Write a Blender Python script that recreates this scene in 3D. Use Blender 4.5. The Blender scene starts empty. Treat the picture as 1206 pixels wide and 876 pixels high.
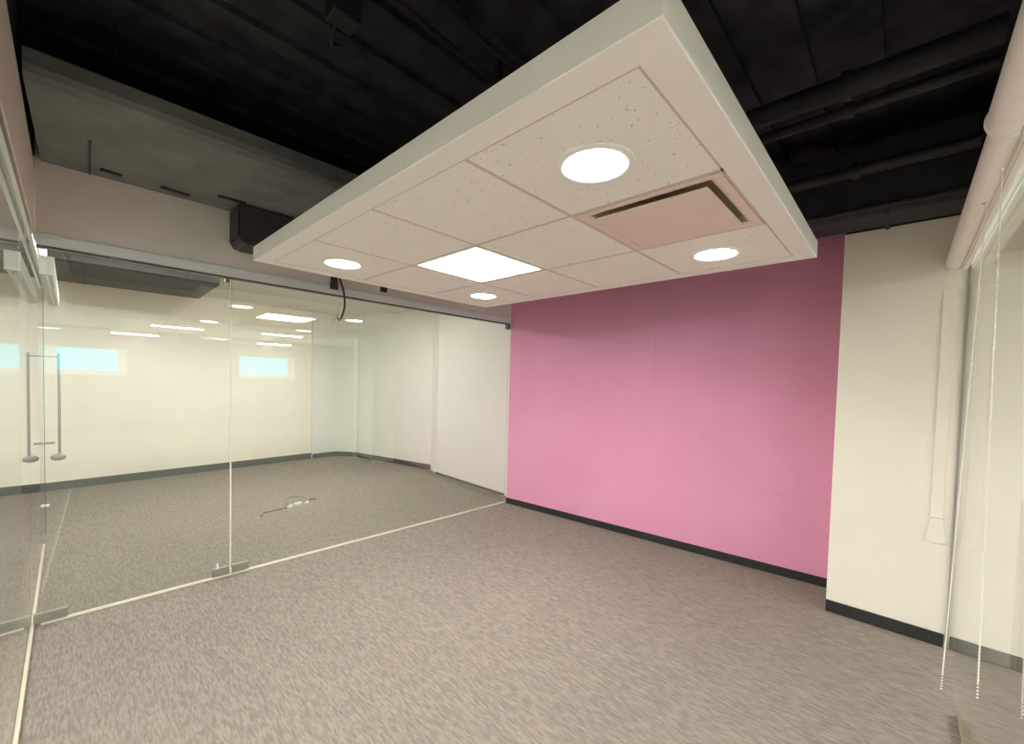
import bpy, bmesh, math, random
from mathutils import Vector, Matrix
random.seed(7)
sc = bpy.context.scene
C = sc.collection
PI = math.pi

# ------------------------------------------------------------------ materials
def new_mat(name):
    m = bpy.data.materials.new(name); m.use_nodes = True
    nt = m.node_tree; nt.nodes.clear()
    out = nt.nodes.new('ShaderNodeOutputMaterial')
    return m, nt, out
def srgb(r, g, b):
    f = lambda c: (c/255/12.92) if c/255 <= .04045 else ((c/255+.055)/1.055)**2.4
    return (f(r), f(g), f(b), 1)
def mat_paint(name, col, rough=.6, var=.04, scale=3., bump=.0, bscale=200., metallic=0., spec=.4):
    m, nt, out = new_mat(name)
    b = nt.nodes.new('ShaderNodeBsdfPrincipled')
    b.inputs['Roughness'].default_value = rough
    b.inputs['Metallic'].default_value = metallic
    b.inputs['Specular IOR Level'].default_value = spec
    tc = nt.nodes.new('ShaderNodeTexCoord')
    n = nt.nodes.new('ShaderNodeTexNoise'); n.inputs['Scale'].default_value = scale; n.inputs['Detail'].default_value = 5
    r = nt.nodes.new('ShaderNodeValToRGB')
    r.color_ramp.elements[0].position = .3; r.color_ramp.elements[1].position = .7
    r.color_ramp.elements[0].color = tuple(c*(1-var) for c in col[:3])+(1,)
    r.color_ramp.elements[1].color = tuple(min(1, c*(1+var)) for c in col[:3])+(1,)
    nt.links.new(tc.outputs['Object'], n.inputs['Vector']); nt.links.new(n.outputs['Fac'], r.inputs['Fac'])
    nt.links.new(r.outputs['Color'], b.inputs['Base Color'])
    if bump:
        n2 = nt.nodes.new('ShaderNodeTexNoise'); n2.inputs['Scale'].default_value = bscale
        bp = nt.nodes.new('ShaderNodeBump'); bp.inputs['Strength'].default_value = bump; bp.inputs['Distance'].default_value = .002
        nt.links.new(tc.outputs['Object'], n2.inputs['Vector']); nt.links.new(n2.outputs['Fac'], bp.inputs['Height'])
        nt.links.new(bp.outputs['Normal'], b.inputs['Normal'])
    nt.links.new(b.outputs['BSDF'], out.inputs['Surface'])
    return m
def mat_emit(name, col, strength):
    m, nt, out = new_mat(name)
    e = nt.nodes.new('ShaderNodeEmission'); e.inputs['Color'].default_value = col; e.inputs['Strength'].default_value = strength
    nt.links.new(e.outputs['Emission'], out.inputs['Surface'])
    return m
def mat_glass(name, tint, f0=.085):
    # thin architectural pane: what is not reflected (Fresnel) passes straight through
    m, nt, out = new_mat(name)
    lw = nt.nodes.new('ShaderNodeLayerWeight'); lw.inputs['Blend'].default_value = .5
    p = nt.nodes.new('ShaderNodeMath'); p.operation = 'POWER'; p.inputs[1].default_value = 5
    a = nt.nodes.new('ShaderNodeMath'); a.operation = 'MULTIPLY_ADD'; a.inputs[1].default_value = 1-f0; a.inputs[2].default_value = f0
    t = nt.nodes.new('ShaderNodeBsdfTransparent'); t.inputs['Color'].default_value = tint
    g = nt.nodes.new('ShaderNodeBsdfGlossy'); g.inputs['Roughness'].default_value = 0.0; g.inputs['Color'].default_value = (1, 1, 1, 1)
    mx = nt.nodes.new('ShaderNodeMixShader')
    nt.links.new(lw.outputs['Facing'], p.inputs[0]); nt.links.new(p.outputs[0], a.inputs[0]); nt.links.new(a.outputs[0], mx.inputs['Fac'])
    nt.links.new(t.outputs[0], mx.inputs[1]); nt.links.new(g.outputs[0], mx.inputs[2])
    nt.links.new(mx.outputs[0], out.inputs['Surface'])
    return m
def mat_carpet(name):
    m, nt, out = new_mat(name)
    b = nt.nodes.new('ShaderNodeBsdfPrincipled'); b.inputs['Roughness'].default_value = .95
    b.inputs['Specular IOR Level'].default_value = .1
    tc = nt.nodes.new('ShaderNodeTexCoord')
    mp = nt.nodes.new('ShaderNodeMapping'); mp.inputs['Scale'].default_value = (108, 19, 1)
    nt.links.new(tc.outputs['Object'], mp.inputs['Vector'])
    wob = nt.nodes.new('ShaderNodeTexNoise'); wob.inputs['Scale'].default_value = 14; wob.inputs['Detail'].default_value = 2
    nt.links.new(tc.outputs['Object'], wob.inputs['Vector'])
    ws = nt.nodes.new('ShaderNodeVectorMath'); ws.operation = 'SCALE'; ws.inputs['Scale'].default_value = .8
    nt.links.new(wob.outputs['Color'], ws.inputs[0])
    ad = nt.nodes.new('ShaderNodeVectorMath'); ad.operation = 'ADD'
    nt.links.new(mp.outputs['Vector'], ad.inputs[0]); nt.links.new(ws.outputs['Vector'], ad.inputs[1])
    n = nt.nodes.new('ShaderNodeTexNoise'); n.inputs['Scale'].default_value = 1.0; n.inputs['Detail'].default_value = 2; n.inputs['Roughness'].default_value = .5
    nt.links.new(ad.outputs['Vector'], n.inputs['Vector'])
    r = nt.nodes.new('ShaderNodeValToRGB'); e = r.color_ramp.elements
    e[0].position = .34; e[0].color = srgb(126, 118, 109); e[1].position = .66; e[1].color = srgb(150, 141, 130)
    e2 = r.color_ramp.elements.new(.5); e2.color = srgb(139, 130, 120)
    nt.links.new(n.outputs['Fac'], r.inputs['Fac'])
    # slow tone drift of the carpet itself
    n3 = nt.nodes.new('ShaderNodeTexNoise'); n3.inputs['Scale'].default_value = .8
    nt.links.new(tc.outputs['Object'], n3.inputs['Vector'])
    mr = nt.nodes.new('ShaderNodeMapRange'); mr.inputs['To Min'].default_value = .92; mr.inputs['To Max'].default_value = 1.08
    nt.links.new(n3.outputs['Fac'], mr.inputs['Value'])
    mul = nt.nodes.new('ShaderNodeVectorMath'); mul.operation = 'SCALE'
    nt.links.new(r.outputs['Color'], mul.inputs[0]); nt.links.new(mr.outputs['Result'], mul.inputs['Scale'])
    nt.links.new(mul.outputs['Vector'], b.inputs['Base Color'])
    bp = nt.nodes.new('ShaderNodeBump'); bp.inputs['Strength'].default_value = .5; bp.inputs['Distance'].default_value = .004
    nt.links.new(n.outputs['Fac'], bp.inputs['Height']); nt.links.new(bp.outputs['Normal'], b.inputs['Normal'])
    nt.links.new(b.outputs['BSDF'], out.inputs['Surface'])
    return m
def mat_tile(name):
    # mineral fibre ceiling tile with small dark pinholes and fissures
    m, nt, out = new_mat(name)
    b = nt.nodes.new('ShaderNodeBsdfPrincipled'); b.inputs['Roughness'].default_value = .9; b.inputs['Specular IOR Level'].default_value = .1
    tc = nt.nodes.new('ShaderNodeTexCoord')
    v = nt.nodes.new('ShaderNodeTexVoronoi'); v.inputs['Scale'].default_value = 95
    nt.links.new(tc.outputs['Object'], v.inputs['Vector'])
    n = nt.nodes.new('ShaderNodeTexNoise'); n.inputs['Scale'].default_value = 30; n.inputs['Detail'].default_value = 3
    nt.links.new(tc.outputs['Object'], n.inputs['Vector'])
    th = nt.nodes.new('ShaderNodeMapRange'); th.inputs['From Min'].default_value = .45; th.inputs['From Max'].default_value = .75
    th.inputs['To Min'].default_value = .0; th.inputs['To Max'].default_value = .42
    nt.links.new(n.outputs['Fac'], th.inputs['Value'])
    lt = nt.nodes.new('ShaderNodeMath'); lt.operation = 'LESS_THAN'
    nt.links.new(v.outputs['Distance'], lt.inputs[0]); nt.links.new(th.outputs['Result'], lt.inputs[1])
    mx = nt.nodes.new('ShaderNodeMix'); mx.data_type = 'RGBA'
    mx.inputs['A'].default_value = srgb(247, 245, 239); mx.inputs['B'].default_value = srgb(196, 188, 172)
    nt.links.new(lt.outputs[0], mx.inputs['Factor']); nt.links.new(mx.outputs['Result'], b.inputs['Base Color'])
    nt.links.new(b.outputs['BSDF'], out.inputs['Surface'])
    return m
def mat_accent(name):
    # magenta wall covering, with a faint vertical sheet seam and one long scuff
    m, nt, out = new_mat(name)
    b = nt.nodes.new('ShaderNodeBsdfPrincipled'); b.inputs['Roughness'].default_value = .5; b.inputs['Specular IOR Level'].default_value = .3
    tc = nt.nodes.new('ShaderNodeTexCoord'); sp = nt.nodes.new('ShaderNodeSeparateXYZ')
    nt.links.new(tc.outputs['Object'], sp.inputs[0])
    n = nt.nodes.new('ShaderNodeTexNoise'); n.inputs['Scale'].default_value = 1.2; n.inputs['Detail'].default_value = 4
    nt.links.new(tc.outputs['Object'], n.inputs['Vector'])
    r = nt.nodes.new('ShaderNodeValToRGB'); e = r.color_ramp.elements
    e[0].position = .3; e[0].color = ACC0; e[1].position = .7; e[1].color = ACC1
    nt.links.new(n.outputs['Fac'], r.inputs['Fac'])
    def band(outp, c, w):
        s = nt.nodes.new('ShaderNodeMath'); s.operation = 'SUBTRACT'; s.inputs[1].default_value = c; nt.links.new(outp, s.inputs[0])
        a = nt.nodes.new('ShaderNodeMath'); a.operation = 'ABSOLUTE'; nt.links.new(s.outputs[0], a.inputs[0])
        l = nt.nodes.new('ShaderNodeMath'); l.operation = 'LESS_THAN'; l.inputs[1].default_value = w; nt.links.new(a.outputs[0], l.inputs[0])
        return l.outputs[0]
    def mul(a, b_):
        q = nt.nodes.new('ShaderNodeMath'); q.operation = 'MULTIPLY'; nt.links.new(a, q.inputs[0]); nt.links.new(b_, q.inputs[1]); return q.outputs[0]
    seam = mul(band(sp.outputs['X'], 1.90, .004), band(sp.outputs['Z'], 1.75, .38))
    scuff = mul(band(sp.outputs['X'], 3.17, .19), band(sp.outputs['Z'], .69, .004))
    ad = nt.nodes.new('ShaderNodeMath'); ad.operation = 'MAXIMUM'; nt.links.new(seam, ad.inputs[0]); nt.links.new(scuff, ad.inputs[1])
    sc_ = nt.nodes.new('ShaderNodeMath'); sc_.operation = 'MULTIPLY'; sc_.inputs[1].default_value = .13; nt.links.new(ad.outputs[0], sc_.inputs[0])
    mx = nt.nodes.new('ShaderNodeMix'); mx.data_type = 'RGBA'; mx.inputs['B'].default_value = srgb(120, 62, 96)
    nt.links.new(sc_.outputs[0], mx.inputs['Factor']); nt.links.new(r.outputs['Color'], mx.inputs['A'])
    nt.links.new(mx.outputs['Result'], b.inputs['Base Color'])
    nt.links.new(b.outputs['BSDF'], out.inputs['Surface'])
    return m

E_DOWN, E_PANEL, E_OFF, E_FAR, E_SKY = 19, 23, 275, 57, 2.8
ACC0 = srgb(219, 146, 178); ACC1 = srgb(226, 155, 184)
M = dict(
    carpet=mat_carpet('carpet'),
    white=mat_paint('wall_white', srgb(236, 229, 214), .55, .02),
    cream=mat_paint('wall_cream', srgb(238, 232, 214), .55, .02),
    cool=mat_paint('wall_cool_white', srgb(226, 226, 218), .55, .02),
    bulk=mat_paint('bulkhead_grey', srgb(226, 223, 215), .6, .03),
    accent=mat_accent('accent_magenta'),
    base=mat_paint('baseboard_black', srgb(44, 44, 43), .5, .1),
    basegrey=mat_paint('baseboard_grey', srgb(78, 80, 76), .55, .08),
    deck=mat_paint('deck_black', srgb(62, 64, 66), .85, .35, 6, .6, 60, spec=.15),
    blackmetal=mat_paint('black_painted_metal', srgb(48, 48, 50), .55, .25, 9, spec=.3),
    ductgrey=mat_paint('duct_wrap_dark_grey', srgb(118, 121, 115), .6, .22, 4, .5, 25, spec=.4),
    darkgrey=mat_paint('dark_grey_box', srgb(58, 58, 54), .55, .2, 9),
    cloud=mat_paint('cloud_frame_white', srgb(246, 244, 238), .5, .015),
    tile=mat_tile('ceiling_tile_fissured'),
    tee=mat_paint('tee_bar_shadow_tone', srgb(208, 199, 181), .45, .02),  # darkened to paint in the shadow lines along the tile edges
    plaque=mat_paint('diffuser_plaque', srgb(232, 216, 200), .4, .015),
    recess=mat_paint('diffuser_recess', srgb(196, 182, 156), .6, .1),
    alu=mat_paint('brushed_aluminium', srgb(200, 200, 196), .32, .06, 30, metallic=.85),
    fitting=mat_paint('satin_steel', srgb(150, 148, 138), .38, .06, 30, metallic=.6),
    champagne=mat_paint('pale_floor_channel', srgb(214, 206, 184), .4, .05, metallic=.2),
    blind=mat_paint('blind_cassette', srgb(247, 246, 236), .45, .03),
    bead=mat_paint('bead_chain', srgb(232, 228, 216), .4, .02),
    cable=mat_paint('dark_cable', srgb(52, 52, 52), .5, .1),
    cablegrey=mat_paint('grey_cable', srgb(120, 116, 104), .5, .1),
    plug=mat_paint('white_plastic', srgb(238, 236, 228), .4, .02),
    glass=mat_glass('clear_glass', (.965, .985, .965, 1)),
    seal=mat_paint('clear_joint_seal', srgb(214, 212, 190), .4, .05),
    shadow_grey=mat_paint('shadow_and_clamp_grey', srgb(96, 94, 88), .6, .1),  # grey of the painted header shadow strip and of the end clamp
    glassedge=mat_paint('polished_glass_edge', srgb(60, 78, 74), .2, .1),
    down=mat_emit('downlight_lens', (1, .98, .94, 1), E_DOWN),
    panel=mat_emit('light_panel_diffuser', (1, .98, .95, 1), E_PANEL),
    linear=mat_emit('linear_lens', (1, 1, 1.03, 1), E_OFF),
    linearfar=mat_emit('linear_lens_far_room', (1, .99, .97, 1), E_FAR),
    farceil=mat_paint('far_ceiling_pale', srgb(222, 220, 208), .7, .04),
    header=mat_paint('header_cool_white', srgb(226, 232, 232), .45, .02),
    office=mat_paint('office_wall', srgb(168, 166, 158), .6, .03),
    edgegrey=mat_paint('edge_channel_grey', srgb(150, 146, 136), .5, .05),
    brass=mat_paint('dull_brass_channel', srgb(150, 140, 112), .45, .06, metallic=.3),
    officeceil=mat_paint('office_ceiling', srgb(225, 222, 212), .7, .03),
    mull=mat_paint('window_frame_white', srgb(238, 240, 238), .5, .02),
)

# ------------------------------------------------------------------ mesh helpers
class MB:
    def __init__(s): s.bm = bmesh.new()
    def box(s, x0, x1, y0, y1, z0, z1, bev=0):
        b = bmesh.new()
        bmesh.ops.create_cube(b, size=1)
        for v in b.verts:
            v.co = Vector(((x0+x1)/2+v.co.x*(x1-x0), (y0+y1)/2+v.co.y*(y1-y0), (z0+z1)/2+v.co.z*(z1-z0)))
        if bev: bmesh.ops.bevel(b, geom=list(b.edges), offset=bev, segments=2, affect='EDGES', profile=.6)
        s.add(b); return s
    def add(s, b, mtx=None):
        if mtx: bmesh.ops.transform(b, matrix=mtx, verts=b.verts)
        me = bpy.data.meshes.new('tmp'); b.to_mesh(me); b.free(); s.bm.from_mesh(me); bpy.data.meshes.remove(me)
    def prism(s, poly, z0, z1):
        b = s.bm
        lo = [b.verts.new((x, y, z0)) for x, y in poly]; hi = [b.verts.new((x, y, z1)) for x, y in poly]
        n = len(poly)
        b.faces.new(lo[::-1]); b.faces.new(hi)
        for i in range(n): b.faces.new((lo[i], lo[(i+1) % n], hi[(i+1) % n], hi[i]))
        return s
    def extrude(s, prof, axis, a0, a1):
        # closed profile of (p, q) swept along 'x' (p=y, q=z) or 'y' (p=x, q=z)
        f = (lambda a, p, q: (a, p, q)) if axis == 'x' else (lambda a, p, q: (p, a, q))
        b = s.bm
        lo = [b.verts.new(f(a0, p, q)) for p, q in prof]; hi = [b.verts.new(f(a1, p, q)) for p, q in prof]
        n = len(prof)
        b.faces.new(lo[::-1]); b.faces.new(hi)
        for i in range(n): b.faces.new((lo[i], lo[(i+1) % n], hi[(i+1) % n], hi[i]))
        return s
    def tube(s, pts, r, n=12):
        b = s.bm; pts = [Vector(p) for p in pts]; rings = []
        up = None
        for i, p in enumerate(pts):
            t = (pts[min(i+1, len(pts)-1)]-pts[max(i-1, 0)]).normalized()
            if up is None: up = t.orthogonal().normalized()
            up = (up-t*up.dot(t)).normalized(); w = t.cross(up)
            rr = r[i] if isinstance(r, (list, tuple)) else r
            rings.append([b.verts.new(p+(up*math.cos(2*PI*k/n)+w*math.sin(2*PI*k/n))*rr) for k in range(n)])
        for a, c in zip(rings, rings[1:]):
            for k in range(n): b.faces.new((a[k], a[(k+1) % n], c[(k+1) % n], c[k]))
        b.faces.new(rings[0][::-1]); b.faces.new(rings[-1]); return s
    def lathe(s, prof, cx, cy, n=48):
        # profile of (r, z) closed into a ring (r>0) or capped where r==0
        b = s.bm; rings = []
        for r, z in prof:
            rings.append([b.verts.new((cx, cy, z))] if r == 0 else [b.verts.new((cx+r*math.cos(2*PI*k/n), cy+r*math.sin(2*PI*k/n), z)) for k in range(n)])
        for a, c in zip(rings, rings[1:]):
            for k in range(n):
                j = (k+1) % n
                if len(a) == 1 and len(c) == 1: continue
                if len(a) == 1: b.faces.new((a[0], c[j], c[k]))
                elif len(c) == 1: b.faces.new((a[k], a[j], c[0]))
                else: b.faces.new((a[k], a[j], c[j], c[k]))
        return s
    def ball(s, p, r, sx=1, sy=1, sz=1, seg=12):
        b = bmesh.new(); bmesh.ops.create_uvsphere(b, u_segments=seg, v_segments=max(6, seg//2), radius=r)
        s.add(b, Matrix.Translation(p) @ Matrix.Diagonal((sx, sy, sz, 1))); return s
    def build(s, name, mat, parent=None, smooth=False, loc=None, rz=0, label=None):
        bmesh.ops.recalc_face_normals(s.bm, faces=s.bm.faces)
        me = bpy.data.meshes.new(name)
        if smooth:
            for f in s.bm.faces: f.smooth = True
            for e in s.bm.edges:
                if len(e.link_faces) == 2 and e.calc_face_angle(0) > .7: e.smooth = False
        s.bm.to_mesh(me); s.bm.free()
        me.materials.append(mat)
        o = bpy.data.objects.new(name, me); C.objects.link(o)
        if parent: o.parent = parent
        if loc is not None: o.location = loc
        o.rotation_euler.z = rz
        if label: o['label'] = label
        return o
def empty(name, loc=(0, 0, 0), rz=0):
    o = bpy.data.objects.new(name, None); C.objects.link(o); o.location = loc; o.rotation_euler.z = rz; o.empty_display_size = .1
    return o
def tag(o, label, cat, group=None):
    o['label'] = label; o['category'] = cat; o['kind'] = 'thing'
    if group: o['group'] = group
    return o
def struct(o, label=None, cat=None):
    o['kind'] = 'structure'
    if label: o['label'] = label
    if cat: o['category'] = cat
    return o

# ------------------------------------------------------------------ camera (1206 x 876)
f, yaw, pitch, roll, H = 490.33, .7616, -.034, .026, 1.6
fw = Vector((math.cos(yaw)*math.cos(pitch), math.sin(yaw)*math.cos(pitch), math.sin(pitch)))
r0 = Vector((math.sin(yaw), -math.cos(yaw), 0)); u0 = r0.cross(fw)
rt = r0*math.cos(roll)+u0*math.sin(roll); up = u0*math.cos(roll)-r0*math.sin(roll)
cd = bpy.data.cameras.new('camera'); cam = bpy.data.objects.new('camera', cd); C.objects.link(cam)
cam.matrix_world = Matrix(((rt.x, up.x, -fw.x, 0), (rt.y, up.y, -fw.y, 0), (rt.z, up.z, -fw.z, H), (0, 0, 0, 1)))
cd.sensor_fit = 'HORIZONTAL'; cd.sensor_width = 36; cd.lens = f/1206*36
cd.shift_x = (603-595.61)/1206; cd.shift_y = (466.46-438)/1206; cd.clip_start = .02
sc.camera = cam

# ------------------------------------------------------------------ floor and ceilings
struct(MB().box(-3.2, 10, -9.4, 9.6, -.1, 0).build('floor', M['carpet']), 'grey brown carpet with short ribbed flecks covering the whole floor', 'floor')
ZD = 3.35
deck = MB().box(-.42, 4.7, -.5, 4.05, ZD, ZD+.1)
for k in range(16): deck.box(-.42, 4.7, -.42+k*.28, -.42+k*.28+.10, ZD-.035, ZD+.01)
struct(deck.build('ceiling', M['deck']), 'black painted open ceiling deck above the meeting room', 'ceiling')
struct(MB().box(-3.2, 5, 4.06, 9.2, 2.86, 2.96).build('ceiling_back_room', M['farceil']), 'pale ceiling of the room behind the front glass', 'ceiling')
struct(MB().box(-3.2, 10, -9.4, -.52, 2.86, 2.96).build('ceiling_office', M['officeceil']), 'pale ceiling of the open office', 'ceiling')
struct(MB().box(-3.2, -.43, -.51, 4.05, 2.86, 2.96).build('ceiling_corridor', M['officeceil']), 'pale ceiling of the corridor beyond the left glass', 'ceiling')

for nm, bb in (('wall_upper_rear', (-.40, 4.75, -.52, -.495, 2.846, 3.45)), ('wall_upper_right', (4.62, 4.75, -.494, 4.06, 2.97, 3.45)), ('wall_upper_front', (-.40, 4.75, 4.06, 4.15, 2.965, 3.45)), ('wall_upper_left', (-.45, -.381, -.52, 4.05, 2.852, 3.45))):
    struct(MB().box(*bb).build(nm, M['deck']), 'black painted wall closing the space above the ceilings', 'wall')
# ------------------------------------------------------------------ accent wall (slightly turned plan line) and pier
PA = Vector((3.99, 3.745)); PB = Vector((4.24, .345))
Lp = (PB-PA).length; rzP = math.atan2((PB-PA).y, (PB-PA).x)
struct(MB().box(0, Lp, 0, .30, 0, 2.88).build('wall_right', M['accent'], loc=(PA.x, PA.y, 0), rz=rzP), 'purple pink accent wall behind the ceiling cloud', 'wall')
struct(MB().box(0, Lp-.002, -.012, -.0005, .001, .075, .003).build('baseboard_right', M['base'], loc=(PA.x, PA.y, 0), rz=rzP), 'black baseboard along the purple wall', 'baseboard')
struct(MB().box(3.795, 4.62, -.52, .343, 0, 2.70).build('wall_pier', M['white']), 'cream white wall pier right of the purple wall', 'wall')
struct(MB().box(3.783, 3.7945, -.249, .343, .001, .085, .003).build('baseboard_pier', M['base']), 'black baseboard along the foot of the cream pier', 'baseboard')
# white surface raceway on the pier
rw = empty('cord_cover', (3.7945, -.186, .65))
rp = MB().box(-.007, 0, -.030, .030, .16, 1.60, .003); rp.build('channel', M['white'], rw)
tp = bmesh.new()
tv = [tp.verts.new(p) for p in ((0, -.05, 0), (0, .05, 0), (0, .031, .158), (0, -.031, .158), (-.008, -.047, .003), (-.008, .047, .003), (-.008, .028, .156), (-.008, -.028, .156))]
for q in ((0, 1, 2, 3), (4, 7, 6, 5), (0, 4, 5, 1), (1, 5, 6, 2), (2, 6, 7, 3), (3, 7, 4, 0)): tp.faces.new([tv[i] for i in q])
b_ = MB(); b_.add(tp); b_.build('flared_end', M['white'], rw)
tag(rw, 'slim white vertical cable raceway with flared foot on the cream pier beside the glass', 'cable cover')

# ------------------------------------------------------------------ front line: bulkhead, glass door, fixed pane
FA = Vector((-.135, 3.835)); FB = Vector((3.985, 3.75)); Lf = (FB-FA).length; rzF = math.atan2((FB-FA).y, (FB-FA).x)
LF = (FA.x, FA.y, 0)
struct(MB().box(-.0, Lf+.0, -.0, .2, 2.432, ZD).build('wall_front', M['bulk'], loc=LF, rz=rzF), 'grey white bulkhead above the front glass', 'wall')
hd = MB().box(0, Lf, -.014, .055, 2.362, 2.431, .004)
hdo = struct(hd.build('trim_1', M['header'], loc=LF, rz=rzF), 'pale header rail along the top of the front glass', 'trim')
MB().box(0, Lf, .002, .040, 2.346, 2.3615).build('shadow_grey', M['shadow_grey'], hdo, label='dark grey strip standing in for the shadow under the header rail')  # dark strip drawn in place of the header rail's shadow
tr = MB().box(.0, Lf, .006, .030, .001, .016, .003)
struct(tr.build('trim_2', M['champagne'], loc=LF, rz=rzF), 'thin pale floor channel under the front glass', 'trim')
UJ = 1.012                                      # joint between door leaf and fixed pane
d1 = empty('door_1', LF, rzF)
MB().box(.004, UJ-.006, .012, .024, .018, 2.345).build('glass_pane', M['glass'], d1)
MB().box(-.03, .118, .002, .034, .019, .078, .003).build('patch_fitting', M['fitting'], d1)
MB().box(UJ-.118, UJ-.010, .002, .034, .022, .082, .003).build('patch_fitting', M['fitting'], d1)
MB().box(UJ-.04, UJ-.010, .004, .032, 2.315, 2.344, .003).build('patch_fitting', M['fitting'], d1)
MB().tube([(UJ-.088, -.004, .083), (UJ-.088, -.004, .125)], .005).build('bolt', M['plug'], d1, label='small pale bolt')
struct(d1, 'frameless glass door leaf at the left of the front glass', 'glass door')
w1 = empty('window_1', LF, rzF)
MB().box(UJ+.006, Lf-.01, .012, .024, .018, 2.345).build('glass_pane', M['glass'], w1)
MB().box(UJ-.004, UJ+.004, .010, .026, .03, 2.344).build('joint_seal', M['seal'], w1)
MB().box(UJ+.010, UJ+.125, .002, .034, .022, .082, .003).build('patch_fitting', M['fitting'], w1)
MB().box(UJ-.008, UJ+.008, -.003, .036, .019, .058, .002).build('pivot_pin', M['champagne'], w1)
MB().box(Lf-.055, Lf-.006, -.01, .038, 2.285, 2.345, .003).build('clamp', M['shadow_grey'], w1)
struct(w1, 'fixed pane of the front glass between door leaf and purple wall', 'glass partition')

# ------------------------------------------------------------------ left line: bulkhead, track, panes, far door with handle
XL = -.175
struct(MB().box(-.36, -.140, -.25, 3.83, 2.43, 2.85).build('wall_left', M['white']), 'white bulkhead above the left glass', 'wall')
struct(MB().box(-.38, -.150, -.25, 3.83, 2.851, ZD).build('wall_left_upper', M['deck']), 'black painted upper wall above the left bulkhead', 'wall')
tk = empty('trim_3', (XL, 0, 2.372))
MB().box(-.03, .03, -.24, 3.83, .030, .057, .003).build('header', M['alu'], tk)
MB().box(-.030, -.014, -.24, 3.83, .0, .0295, .003).build('rail', M['alu'], tk)
MB().box(.014, .030, -.24, 3.83, .0, .0295, .003).build('rail', M['alu'], tk)
struct(tk, 'twin aluminium rail along the top of the left glass', 'trim')
tk2 = empty('trim_4', (XL, 0, 2.372))
MB().box(-.03, .03, 4.04, 5.96, .028, .05, .003).build('header', M['alu'], tk2)
MB().box(-.030, -.014, 3.84, 5.96, .0, .0275, .003).build('rail', M['alu'], tk2)
MB().box(.014, .030, 3.84, 5.96, .0, .0275, .003).build('rail', M['alu'], tk2)
struct(tk2, 'twin aluminium rail above the far glass door beyond the front glass', 'trim')
struct(MB().box(-.36, -.141, 4.04, 6.0, 2.425, 2.858).build('wall_left_back', M['white']), 'white bulkhead above the far left glass', 'wall')
struct(MB().box(XL-.014, XL+.014, -.25, 5.6, .001, .02, .004).build('trim_5', M['champagne']), 'pale floor channel along the foot of the left glass', 'trim')
w2 = empty('window_2', (XL, 0, 0))
MB().box(-.006, .006, -.24, 3.825, .021, 2.385).build('glass_pane', M['glass'], w2)
struct(w2, 'long pane of the left glass beside the carpet', 'glass partition')
w3 = empty('window_3', (XL, 0, 0))
MB().box(-.006, .006, 3.845, 5.05, .021, 2.385).build('glass_pane', M['glass'], w3)
struct(w3, 'left glass pane just beyond the front glass', 'glass partition')
d2 = empty('door_2', (XL, 5.95, 0))
MB().box(-.006, .006, -.89, -.004, .018, 2.37).build('glass_pane', M['glass'], d2)
MB().box(-.008, .008, -.004, .004, .016, 2.372).build('pane_edge', M['glassedge'], d2, label='dark polished edge of the pane')
hb = MB().tube([(.0, -.02, .90), (.075, -.02, .90)], .011).tube([(.0, -.02, 1.73), (.105, -.02, 1.73)], .006).tube([(.105, -.02, .79), (.105, -.02, 1.76)], .011)
hbo = hb.build('pull_bar', M['edgegrey'], d2, smooth=True)
MB().ball((.095, -.02, .755), .055, 1.0, .35, .62).build('rosette', M['fitting'], hbo, smooth=True)
arc = [(0, -.03, .90), (-.02, -.03, .898), (-.04, -.03, .885), (-.048, -.03, .85), (-.048, -.03, .31), (-.043, -.03, .29), (-.02, -.03, .285), (0, -.03, .285)]
MB().tube(arc, .009).build('pull_handle', M['fitting'], d2, smooth=True)
MB().ball((.02, -.02, .292), .017).build('bolt_cap', M['plug'], d2, smooth=True)
struct(d2, 'far glass door with long pull bar beyond the front glass', 'glass door')
# pale blind case hanging along the far glass
vb = empty('roller_blind', (-.098, 4.06, 2.22))
prof = [(-.032, 0), (.026, 0), (.034, .010), (.034, .118), (-.032, .118)]
MB().extrude([(p, q) for p, q in prof], 'y', 0, 1.87).build('cassette', M['cool'], vb)
MB().box(-.034, .036, -.008, -.0005, -.002, .119, .002).build('end_cap', M['cool'], vb)
MB().tube([(.0, .02, -.012), (.0, 1.85, -.012)], .008).build('bottom_bar', M['alu'], vb)
tag(vb, 'pale blind case hung along the far left glass beyond the front glass', 'roller blind')

# ------------------------------------------------------------------ right glass beside the camera
YR = -.268
w4 = empty('window_4', (0, YR, 0))
MB().box(-.16, 3.781, -.006, .006, .021, 2.40).build('glass_pane', M['glass'], w4)
MB().box(3.782, 3.792, -.012, .012, .002, 2.40).build('edge_channel', M['edgegrey'], w4, label='thin grey edge channel against the pier')
struct(w4, 'right glass partition beside the cream pier', 'glass partition')
struct(MB().box(-.15, 3.02, YR-.010, YR+.010, .001, .02, .004).build('trim_6', M['brass']), 'dull brass floor channel under the right glass', 'trim')
struct(MB().box(-.15, 3.79, YR-.02, YR+.02, 2.401, 2.432).build('trim_7', M['alu']), 'slim top rail of the right glass', 'trim')
struct(MB().box(-.15, 3.79, YR-.22, YR+.03, 2.434, 2.845).build('wall_rear', M['white']), 'white bulkhead above the right glass', 'wall')

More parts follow.
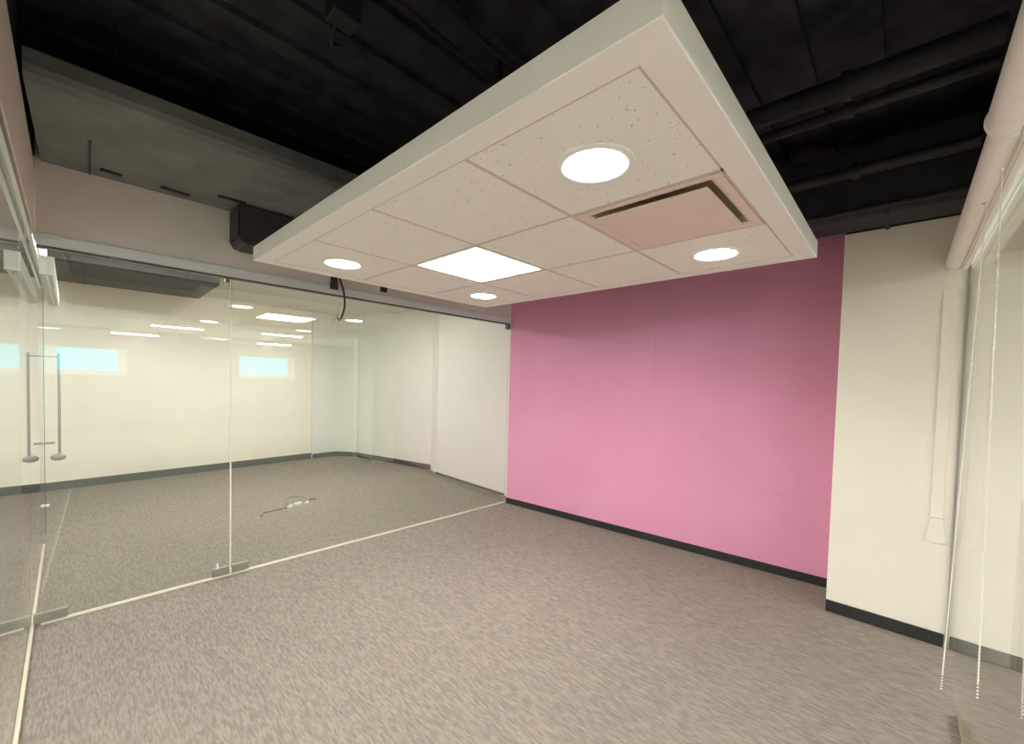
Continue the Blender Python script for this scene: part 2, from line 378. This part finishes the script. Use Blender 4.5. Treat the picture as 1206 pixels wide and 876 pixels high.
def blind_profile(r, c):
    cy, cz = c
    pr = []
    for k in range(15):
        a = math.radians(110-200*k/14)
        pr.append((cy+r*math.cos(a), cz+r*math.sin(a)))
    zb = cz-r
    pr += [(cy-.012, zb+.004), (cy-.014, zb+.016), (cy-.020, zb+.016), (cy-.022, zb+.002), (cy-.052+.0, zb+.002), (cy-.052, zb+2*r-.01)]
    return pr
def bead_cord(name, parent, top, bot):
    top, bot = Vector(top), Vector(bot)
    m = MB().tube([top, top.lerp(bot, .97)], .0016, 8)
    n = int((top-bot).length/.0115)
    for k in range(n+1):
        b = bmesh.new(); bmesh.ops.create_icosphere(b, subdivisions=1, radius=.0032)
        m.add(b, Matrix.Translation(top.lerp(bot, k/n)))
    return m.build(name, M['bead'], parent, smooth=True)
YB, ZB = -.205, 2.415
b1 = empty('roller_blind', (1.92, YB, ZB))
MB().extrude(blind_profile(.048, (0, 0)), 'x', 0, 1.855).build('cassette', M['blind'], b1, smooth=True)
MB().extrude(blind_profile(.050, (0, 0)), 'x', 1.856, 1.861).build('end_cap', M['blind'], b1, smooth=True)
MB().box(.02, 1.84, -.046, -.026, -.062, -.048, .004).build('bottom_rail', M['blind'], b1)
MB().tube([(.62, .002, -.045), (.62, .002, -.052)], .006).build('screw', M['alu'], b1)
bead_cord('bead_cord', b1, (2.38-1.92, -.196-YB, 2.30-ZB), (2.40-1.92, -.160-YB, .42-ZB))
bead_cord('bead_cord', b1, (2.0-1.92, -.193-YB, 2.30-ZB), (2.02-1.92, -.215-YB, .62-ZB))
tag(b1, 'beige roller blind case with two hanging bead cords abutting the cream pier', 'roller blind')
b2 = empty('roller_blind', (-.12, YB, ZB))
MB().extrude(blind_profile(.056, (.004, .0)), 'x', 0, 2.025).build('cassette', M['blind'], b2, smooth=True)
MB().extrude(blind_profile(.060, (.004, .0)), 'x', 2.026, 2.034).build('end_cap', M['blind'], b2, smooth=True)
tag(b2, 'fatter beige roller blind case at the upper right edge', 'roller blind')

# ------------------------------------------------------------------ suspended ceiling cloud
S = .6096; CX, CY, B, ZC, CH = .892, .4596, .09, 2.32, .085
NX, NY = 3, 4
cl = empty('ceiling_cloud', (CX, CY, ZC))
X1, Y1 = NX*S, NY*S
fr = MB()
def ring(m, a0, a1, z0, z1, bev=.002):
    # rectangular ring between inner offset a0 and outer offset a1 around the tile field
    m.box(-a1, X1+a1, -a1, -a0, z0, z1, bev); m.box(-a1, X1+a1, Y1+a0, Y1+a1, z0, z1, bev)
    m.box(-a1, -a0, -a0, Y1+a0, z0, z1, bev); m.box(X1+a0, X1+a1, -a0, Y1+a0, z0, z1, bev)
b = bmesh.new()
def loop(bm, a, z): return [bm.verts.new(p) for p in ((-a, -a, z), (X1+a, -a, z), (X1+a, Y1+a, z), (-a, Y1+a, z))]
L = [loop(b, .0, .012), loop(b, .0, 0), loop(b, B-.003, 0), loop(b, B, .003), loop(b, B, CH), loop(b, B-.012, CH), loop(b, B-.012, .012)]
for i in range(len(L)):
    a, c = L[i], L[(i+1) % len(L)]
    for k in range(4): b.faces.new((a[k], a[(k+1) % 4], c[(k+1) % 4], c[k]))
fr.add(b)
fr.build('fascia_frame', M['cloud'], cl)
top = MB().box(-B+.013, X1+B-.013, -B+.013, Y1+B-.013, CH-.012, CH-.002); top.build('back_board', M['darkgrey'], cl)
TZ = .012
for i in range(1, NX): MB().box(i*S-.012, i*S+.012, .001, Y1-.001, .004, TZ-.001, .001).build('tee_bar', M['tee'], cl)
for j in range(1, NY):
    for i in range(NX): MB().box(i*S+.0125, (i+1)*S-.0125, j*S-.012, j*S+.012, .004, TZ-.001, .001).build('tee_bar', M['tee'], cl)
for bb in ((.001, X1-.001, .0005, .0125), (.001, X1-.001, Y1-.0125, Y1-.0005)): MB().box(bb[0], bb[1], bb[2], bb[3], .004, TZ-.001, .001).build('edge_angle', M['tee'], cl)
for bb in ((.0005, .0125), (X1-.0125, X1-.0005)): MB().box(bb[0], bb[1], .013, Y1-.013, .004, TZ-.001, .001).build('edge_angle', M['tee'], cl)
lights = {(0, 0), (2, 0), (0, 3), (2, 3)}
for i in range(NX):
    for j in range(NY):
        if (i, j) in ((1, 0), (1, 2)): continue
        t = MB().box(-S/2+.009, S/2-.009, -S/2+.009, S/2-.009, 0, .015, .002)
        t.build('ceiling_tile', M['tile'], cl, loc=((i+.5)*S, (j+.5)*S, TZ-.0095))
for (hx, hy) in ((1.06, .78), (1.48, .78), (1.06, 2.2), (1.48, 2.2)):
    MB().tube([(hx, hy, CH), (hx, hy, ZD-ZC-.036)], .004, 8).build('hanger_rod', M['blackmetal'], cl)
tag(cl, 'white suspended ceiling cloud of square tiles hung below the black ceiling', 'ceiling cloud')
# lamps in the cloud
zt = ZC+TZ-.0097
proto = None
dl_lab = {(0, 0): 'biggest looking round downlight in the speckled near tile of the cloud',
          (2, 0): 'round downlight in front of the purple wall beyond the air diffuser',
          (0, 3): 'round downlight at the far left corner of the cloud near the hanging cable',
          (2, 3): 'round downlight at the far corner of the cloud beyond the square light panel'}
for (i, j) in ((0, 0), (2, 0), (0, 3), (2, 3)):
    loc = (CX+(i+.5)*S, CY+(j+.5)*S, zt)
    if proto is None:
        dl = proto = empty('downlight', loc)
        MB().lathe([(.101, -.004), (.104, -.0075), (.112, -.010), (.126, -.006), (.1275, -.001), (.126, -.0002), (.101, -.0002), (.101, -.004)], 0, 0, 64).build('trim_ring', M['cloud'], dl, smooth=True)
        MB().lathe([(0, -.0065), (.06, -.006), (.0995, -.0045), (.0995, -.0005), (0, -.0005)], 0, 0, 64).build('lens', M['down'], dl, smooth=True)
    else:
        dl = proto.copy(); C.objects.link(dl); dl.location = loc
        for ch in proto.children:
            c = ch.copy(); C.objects.link(c); c.parent = dl
    tag(dl, dl_lab[(i, j)], 'downlight', 'downlights in the ceiling cloud')
lp = empty('light_panel', (CX+1.5*S, CY+2.5*S, ZC+.004))
q = S/2-.0135
pf = MB(); pf.box(-q, q, -q, -q+.016, 0, .03, .001); pf.box(-q, q, q-.016, q, 0, .03, .001); pf.box(-q, -q+.016, -q+.0162, q-.0162, 0, .03, .001); pf.box(q-.016, q, -q+.0162, q-.0162, 0, .03, .001)
pf.build('frame', M['cloud'], lp)
MB().box(-q+.0165, q-.0165, -q+.0165, q-.0165, .004, .022).build('diffuser', M['panel'], lp)
tag(lp, 'bright square light panel lit in the middle of the ceiling cloud', 'light panel')
# plaque air diffuser
av = empty('ceiling_vent', (CX+1.5*S, CY+.5*S, ZC+.002))
b = bmesh.new()
def sq(bm, a, z): return [bm.verts.new(p) for p in ((-a, -a, z), (a, -a, z), (a, a, z), (-a, a, z))]
L = [sq(b, q, 0), sq(b, q-.030, 0), sq(b, q-.045, .006)]
outer = [sq(b, q, .006), sq(b, q-.046, .008)]
def strip(a, c):
    for k in range(4): b.faces.new((a[k], a[(k+1) % 4], c[(k+1) % 4], c[k]))
strip(L[0], L[1]); strip(L[1], L[2]); strip(L[2], outer[1]); strip(outer[1], outer[0]); strip(outer[0], L[0])
m_ = MB(); m_.add(b); m_.build('flange', M['plaque'], av)
b = bmesh.new()
L = [sq(b, q-.047, .009), sq(b, q-.075, .0675), sq(b, q-.077, .0705), sq(b, q-.047, .012)]
strip(L[0], L[1]); strip(L[2], L[3]); strip(L[3], L[0])
b.faces.new(L[1]); b.faces.new(L[2])
m_ = MB(); m_.add(b); m_.build('recess', M['recess'], av)
MB().box(-.228, .228, -.228, .228, -.014, -.004, .003).build('plaque', M['plaque'], av)
for (vx, vy) in ((-.218, -.14), (-.218, .15)):
    MB().tube([(vx, vy, -.003), (vx, vy, .058)], .003, 8).build('clip', M['alu'], av)
tag(av, 'square air diffuser with a dropped plain plaque between two downlights', 'air diffuser')

# ------------------------------------------------------------------ black services above
dd = empty('air_duct', (-.13, 2.745, 2.85), rzF)
prof = [(0, .05), (.012, .02), (.05, 0), (1.05, 0), (1.083, .012), (1.083, .115), (0, .115)]
m_ = MB(); m_.extrude(prof, 'x', 0, 4.05)
m_.build('duct_body', M['ductgrey'], dd)
for xx in (.20, 1.42, 2.64):
    MB().box(xx, xx+.010, .50, 1.04, -.010, -.0005, .003).build('seam_flange', M['darkgrey'], dd)
for (x, y, l, a) in ((.62, .93, .16, .12), (.92, .78, .17, -.05), (.30, .90, .10, .2)):
    MB().box(-l/2, l/2, -.016, .016, -.012, -.0006, .004).build('strap', M['blackmetal'], dd, loc=(x, y, 0), rz=a, label='black strap bracket')
for (xx, yy) in ((.3, .2), (2.2, .2), (3.7, .2), (.3, .9), (2.2, .9), (3.7, .9)): MB().tube([(xx, yy, .1155), (xx, yy, ZD-2.85-.0005)], .006, 8).build('hanger_rod', M['blackmetal'], dd)
tag(dd, 'dark grey wrapped air duct running above the front glass', 'duct')
bo = empty('duct_boot', (.86, 3.52, 2.56), rzF)
b = bmesh.new()
pts = [(0, .04), (.015, .012), (.06, 0), (1.2, 0), (1.2, .276), (.0, .276)]
lo = [b.verts.new((x, 0, z)) for x, z in pts]; hi = [b.verts.new((x, .27, z)) for x, z in pts]
b.faces.new(lo); b.faces.new(hi[::-1])
for k in range(len(pts)): b.faces.new((lo[k], lo[(k+1) % len(pts)], hi[(k+1) % len(pts)], hi[k]))
m_ = MB(); m_.add(b); m_.build('housing', M['darkgrey'], bo)
MB().box(-.010, -.0005, .005, .265, .05, .274, .003).build('end_flange', M['base'], bo)
tag(bo, 'dark box shaped duct end showing above the far left corner of the cloud', 'duct')
def pipe(name, x, z, r, label, y0=-.24, y1=2.66):
    o = empty(name, (x, y0, z))
    MB().tube([(0, 0, 0), (0, y1-y0, 0)], r, 20).build('pipe_run', M['blackmetal'], o, smooth=True)
    for yy in (.5, 1.5, 2.5):
        m_ = MB().lathe([(r+.0006, -.02), (r+.012, -.02), (r+.012, .02), (r+.0006, .02), (r+.0006, -.02)], 0, 0, 20)
        h = m_.build('coupling', M['blackmetal'], o, smooth=True); h.rotation_euler.x = PI/2; h.location = (0, yy, 0)
    return tag(o, label, 'pipe')
pipe('black_pipe', 2.62, 3.08, .055, 'thick black pipe overhead, the one nearest the cloud')
pipe('black_pipe', 2.78, 3.04, .028, 'thin black pipe beside the thick pipe overhead')
pipe('black_pipe', 3.30, 2.93, .035, 'black pipe overhead halfway between the thick pipe and the cream pier')
fd = empty('black_duct', (3.46, -.24, 2.70))
MB().extrude([(.02, 0), (.29, 0), (.31, .02), (.31, .45), (0, .45), (0, .02)], 'y', 0, 2.90).build('duct_body', M['blackmetal'], fd)
for yy in (.35, 1.45, 2.5): MB().box(-.02, .325, yy, yy+.025, -.014, -.0005, .003).build('flange', M['blackmetal'], fd)
MB().tube([(-.035, 0, .03), (-.035, 2.90, .03)], .016, 12).build('conduit', M['blackmetal'], fd, smooth=True)
tag(fd, 'flat black duct running along the top of the cream pier and purple wall', 'duct')
# filler above the pier and the accent wall down to the black duct is the wall itself; black soffit hides their tops
struct(MB().box(3.800, 4.61, -.49, .343, 2.701, ZD).build('wall_pier_upper', M['deck']), 'black painted wall above the cream pier', 'wall')
struct(MB().box(.03, Lp-.02, .02, .28, 2.881, ZD).build('wall_right_upper', M['deck'], loc=(PA.x, PA.y, 0), rz=rzP), 'black painted wall above the purple wall', 'wall')
for k, (x0, y0, x1, y1, lab) in enumerate(((1.1, 1.49, 2.4, 1.50, 'thin black conduit crossing above the left edge of the cloud'),
                                           (.80, 1.62, 2.4, 1.67, 'second thin black conduit beside the duct, left of the cloud'))):
    o = empty('black_conduit', (x0, y0, 3.20))
    MB().tube([(0, 0, 0), (x1-x0, y1-y0, 0)], .014, 12).build('conduit_run', M['blackmetal'], o, smooth=True)
    for t in (.1, .5, .9): MB().box(-.012, .012, -.02, .02, .0145, .112).build('hanger', M['blackmetal'], o, loc=((x1-x0)*t, (y1-y0)*t, 0))
    tag(o, lab, 'conduit')
bx = empty('junction_box', (.84, 1.85, 3.16))
MB().box(-.06, .06, -.05, .05, 0, .15, .008).build('housing', M['blackmetal'], bx)
MB().tube([(0, .051, .06), (.02, .16, .02), (.05, .22, .05), (.12, .28, .12)], .008, 10).build('whip', M['blackmetal'], bx, smooth=True)
tag(bx, 'small black junction box with flexible whip under the black deck', 'junction box')

# ------------------------------------------------------------------ small things on the bulkhead and floor
hc = empty('hanging_cable', (1.665, 3.775, 2.40))
b = bmesh.new()
vv = [b.verts.new(p) for p in ((-.034, -.012, 0), (.034, -.012, 0), (.034, .018, 0), (-.034, .018, 0), (-.02, -.012, .14), (.02, -.012, .14), (.02, .018, .14), (-.02, .018, .14))]
for qd in ((0, 3, 2, 1), (4, 5, 6, 7), (0, 1, 5, 4), (1, 2, 6, 5), (2, 3, 7, 6), (3, 0, 4, 7)): b.faces.new([vv[i] for i in qd])
m_ = MB(); m_.add(b); m_.build('plug_body', M['darkgrey'], hc)
cpts = []
P0, P1, P2, P3 = Vector((.026, -.018, .13)), Vector((.08, -.022, .03)), Vector((.125, -.024, -.13)), Vector((.05, -.026, -.265))
for k in range(17):
    t = k/16; cpts.append(P0*(1-t)**3+P1*3*t*(1-t)**2+P2*3*t*t*(1-t)+P3*t**3)
MB().tube(cpts, .009, 10).build('cord', M['cable'], hc, smooth=True)
MB().tube([cpts[-1], cpts[-1]+Vector((-.012, 0, -.012)), cpts[-1]+Vector((-.03, -.002, .012))], .007, 8).build('bare_end', M['cable'], hc, smooth=True)
tag(hc, 'dark cable dangling from a grey plug on the bulkhead above the front glass', 'cable')
sb = empty('sensor_box', (2.165, 3.789, 2.485))
MB().box(-.028, .028, -.030, -.0055, -.02, .028, .003).build('housing', M['base'], sb)
MB().box(-.034, .034, -.005, .0, -.024, .034, .001).build('back_plate', M['darkgrey'], sb)
tag(sb, 'tiny black sensor box on the bulkhead above the front glass', 'sensor')
fc = empty('floor_cable', (1.75, 5.36, 0))
pts = [(-.26, -.16, .008), (-.235, -.10, .008), (-.20, -.035, .008), (-.13, -.035, .008), (-.02, -.015, .008), (.08, .0, .008)]
MB().tube(pts, .009, 10).build('cord', M['cablegrey'], fc, smooth=True)
lpz = []
for k in range(13):
    a = math.radians(200-250*k/12); lpz.append((.22+.12*math.cos(a), .14+.12*math.sin(a), .012+.045*math.sin(PI*k/12)))
MB().tube(lpz, .008, 10).build('loop', M['cablegrey'], fc, smooth=True)
MB().box(-.03, .03, -.02, .02, 0, .035, .006).build('connector', M['plug'], fc, loc=(.10, -.02, 0), rz=.4)
MB().box(-.045, .045, -.02, .02, 0, .032, .006).build('connector', M['plug'], fc, loc=(.21, .04, 0), rz=.2)
MB().box(-.03, .03, -.016, .016, 0, .028, .005).build('connector', M['plug'], fc, loc=(.31, .02, 0), rz=.7)
MB().tube([(.33, .04, .02), (.40, .13, .012), (.47, .15, .008), (.40, .18, .008)], .005, 8).build('wire_end', M['cable'], fc, smooth=True)
tag(fc, 'grey cable with white connectors and a loop lying on the carpet behind the front glass', 'cable')

# ------------------------------------------------------------------ room behind the front glass
Wb = [(-3.2, 7.93), (3.27, 8.36), (3.27, 8.56), (-3.2, 8.13)]
struct(MB().prism(Wb, 0, 2.858).build('wall_back', M['cream']), 'cream wall at the end of the room behind the front glass', 'wall')
struct(MB().prism([(3.272, 8.34), (3.76, 8.37), (4.035, 8.015), (4.45, 6.05), (4.34, 5.74), (4.225, 4.0), (4.9, 4.0), (4.9, 8.8), (3.272, 8.8)], 0, 2.858).build('wall_back_right', M['cool']), 'cool white stepped wall right of the room behind the front glass', 'wall')
def skirting(name, pts, mat, h=.095, t=.012):
    m_ = MB()
    for a, c in zip(pts, pts[1:]):
        a, c = Vector(a), Vector(c); d = (c-a).normalized(); n = Vector((d.y, -d.x))
        m_.prism([tuple(a+n*.0006), tuple(c+n*.0006), tuple(c+n*t), tuple(a+n*t)], .001, h)
    return m_.build(name, mat)
struct(skirting('baseboard_back', [(-3.19, 7.93), (3.27, 8.36)], M['basegrey'], .11), 'dark grey baseboard along the far cream wall', 'baseboard')
struct(skirting('baseboard_back_right', [(3.28, 8.34), (3.76, 8.37), (4.035, 8.015), (4.45, 6.05)], M['basegrey'], .09), 'dark grey baseboard along the far cool white wall', 'baseboard')
struct(skirting('baseboard_step', [(4.34, 5.74), (4.225, 4.01)], M['basegrey'], .03), 'low grey baseboard on the near step of the far wall', 'baseboard')
struct(MB().box(4.226, 4.7, 3.78, 3.995, 0, 2.86).build('wall_end', M['cool']), 'white wall end hidden behind the purple wall corner', 'wall')

bd = empty('ceiling_duct', (-1.6, 6.36, 2.73), rzF)
MB().extrude([(0, .02), (.03, 0), (1.42, 0), (1.42, .1295), (0, .1295)], 'x', 0, 2.92).build('duct_body', M['darkgrey'], bd)
for xx in (.5, 1.7): MB().box(xx, xx+.02, .04, 1.40, -.012, -.0005, .003).build('seam_flange', M['blackmetal'], bd)
tag(bd, 'dark duct high in the back room above the far cream wall', 'duct')

# ------------------------------------------------------------------ corridor and open office
struct(MB().box(-3.3, -3.2, -9.4, 9.6, 0, 2.96).build('wall_corridor', M['cool']), 'cool white corridor wall beyond the left glass', 'wall')
struct(MB().box(10, 10.1, -9.4, -.4, 0, 2.96).build('wall_office_end', M['white']), 'far white end wall of the open office', 'wall')
struct(MB().box(4.63, 10, -.6, -.45, 0, 2.96).build('wall_office_inner', M['white']), 'white inner wall of the open office', 'wall')
YW = -9.0
wins = [(-3.0, .66, 1.50, 2.28), (3.50, 5.30, 1.50, 2.28)]
ws_ = MB()
ws_.box(-3.2, 10, YW-.2, YW, 0, 1.50); ws_.box(-3.2, 10, YW-.2, YW, 2.28, 2.86)
ws_.box(-3.2, -3.0, YW-.2, YW, 1.50, 2.28); ws_.box(.66, 3.50, YW-.2, YW, 1.50, 2.28); ws_.box(5.30, 10, YW-.2, YW, 1.50, 2.28)
struct(ws_.build('wall_office_window', M['office']), 'white outer wall of the open office with high strip windows', 'wall')
for n, (x0, x1, z0, z1) in enumerate(wins):
    w = empty('window_%d' % (5+n), ((x0+x1)/2, YW, 1.5))
    hw = (x1-x0)/2-.001
    fm = MB(); fm.box(-hw, hw, -.12, -.04, .001, .13); fm.box(-hw, hw, -.12, -.04, .74, .779); fm.box(-hw, -hw+.05, -.12, -.04, .1301, .7399); fm.box(hw-.22, hw, -.12, -.04, .1301, .7399)
    fm.build('frame', M['mull'], w)
    MB().box(-hw+.051, hw-.221, -.09, -.08, .1305, .7395).build('glass_pane', M['glass'], w)
    struct(w, ('long strip window of the office reflected at the left of the front glass', 'shorter strip window of the office reflected right of the glass joint', 'strip window at the far end of the open office')[n], 'window')
def linear(x0, x1, y, z, label, mat, group):
    o = empty('ceiling_light', ((x0+x1)/2, y, z)); h = (x1-x0)/2
    MB().box(-h, h, -.055, .055, .012, .06, .003).build('housing', M['mull'], o)
    MB().box(-h+.01, h-.01, -.045, .045, 0, .0115, .002).build('lens', M[mat], o)
    tag(o, label, 'linear light', group)
    for s_ in (-.7, .7): MB().tube([(h*s_, 0, .06), (h*s_, 0, 2.8598-z)], .003, 6).build('suspension_wire', M['alu'], o)
    return o
G = 'linear lights of the open office'
linear(.95, 1.95, -5.1, 2.70, 'linear office light mirrored left of the glass joint, nearer row', 'linear', G)
linear(3.15, 4.15, -4.7, 2.70, 'linear office light mirrored right of the glass joint, nearer row', 'linear', G)
linear(.30, 1.30, -8.0, 2.66, 'linear office light mirrored just above the long strip window', 'linear', G)
linear(3.85, 4.85, -8.0, 2.66, 'linear office light mirrored just above the shorter strip window', 'linear', G)
linear(6.4, 7.4, -4.7, 2.70, 'linear office light at the far end, nearer row', 'linear', G)
linear(-1.9, -.9, -5.1, 2.70, 'linear office light beyond the left edge, nearer row', 'linear', G)
linear(-2.2, -1.2, 1.2, 2.70, 'unseen linear fill light in the corridor beyond the left glass', 'linear', 'corridor fill lights')  # added as fill light, no corridor fixture is in view
G2 = 'unseen linear lights of the back room'  # fixtures out of view, put in to light the back room
linear(-.1, 1.0, 5.75, 2.80, 'unseen linear light of the back room behind the bulkhead, leftmost of three', 'linearfar', G2)
linear(1.2, 2.3, 5.75, 2.80, 'unseen linear light of the back room behind the bulkhead, middle of three', 'linearfar', G2)
linear(2.5, 3.3, 5.75, 2.80, 'unseen linear light of the back room behind the bulkhead, rightmost of three', 'linearfar', G2)

# ------------------------------------------------------------------ world, colour
w = bpy.data.worlds.new('sky'); sc.world = w; w.use_nodes = True
bg = w.node_tree.nodes['Background']; bg.inputs['Color'].default_value = (.22, .74, 1.0, 1); bg.inputs['Strength'].default_value = E_SKY
sc.view_settings.view_transform = 'Standard'; sc.view_settings.look = 'None'
sc.view_settings.gamma = 1; sc.view_settings.use_curve_mapping = False; sc.view_settings.exposure = 1.0
sc.cycles.max_bounces = 14; sc.cycles.diffuse_bounces = 7; sc.cycles.glossy_bounces = 6; sc.cycles.transparent_max_bounces = 32
sc.cycles.use_denoising = True
sc.cycles.sample_clamp_indirect = 6
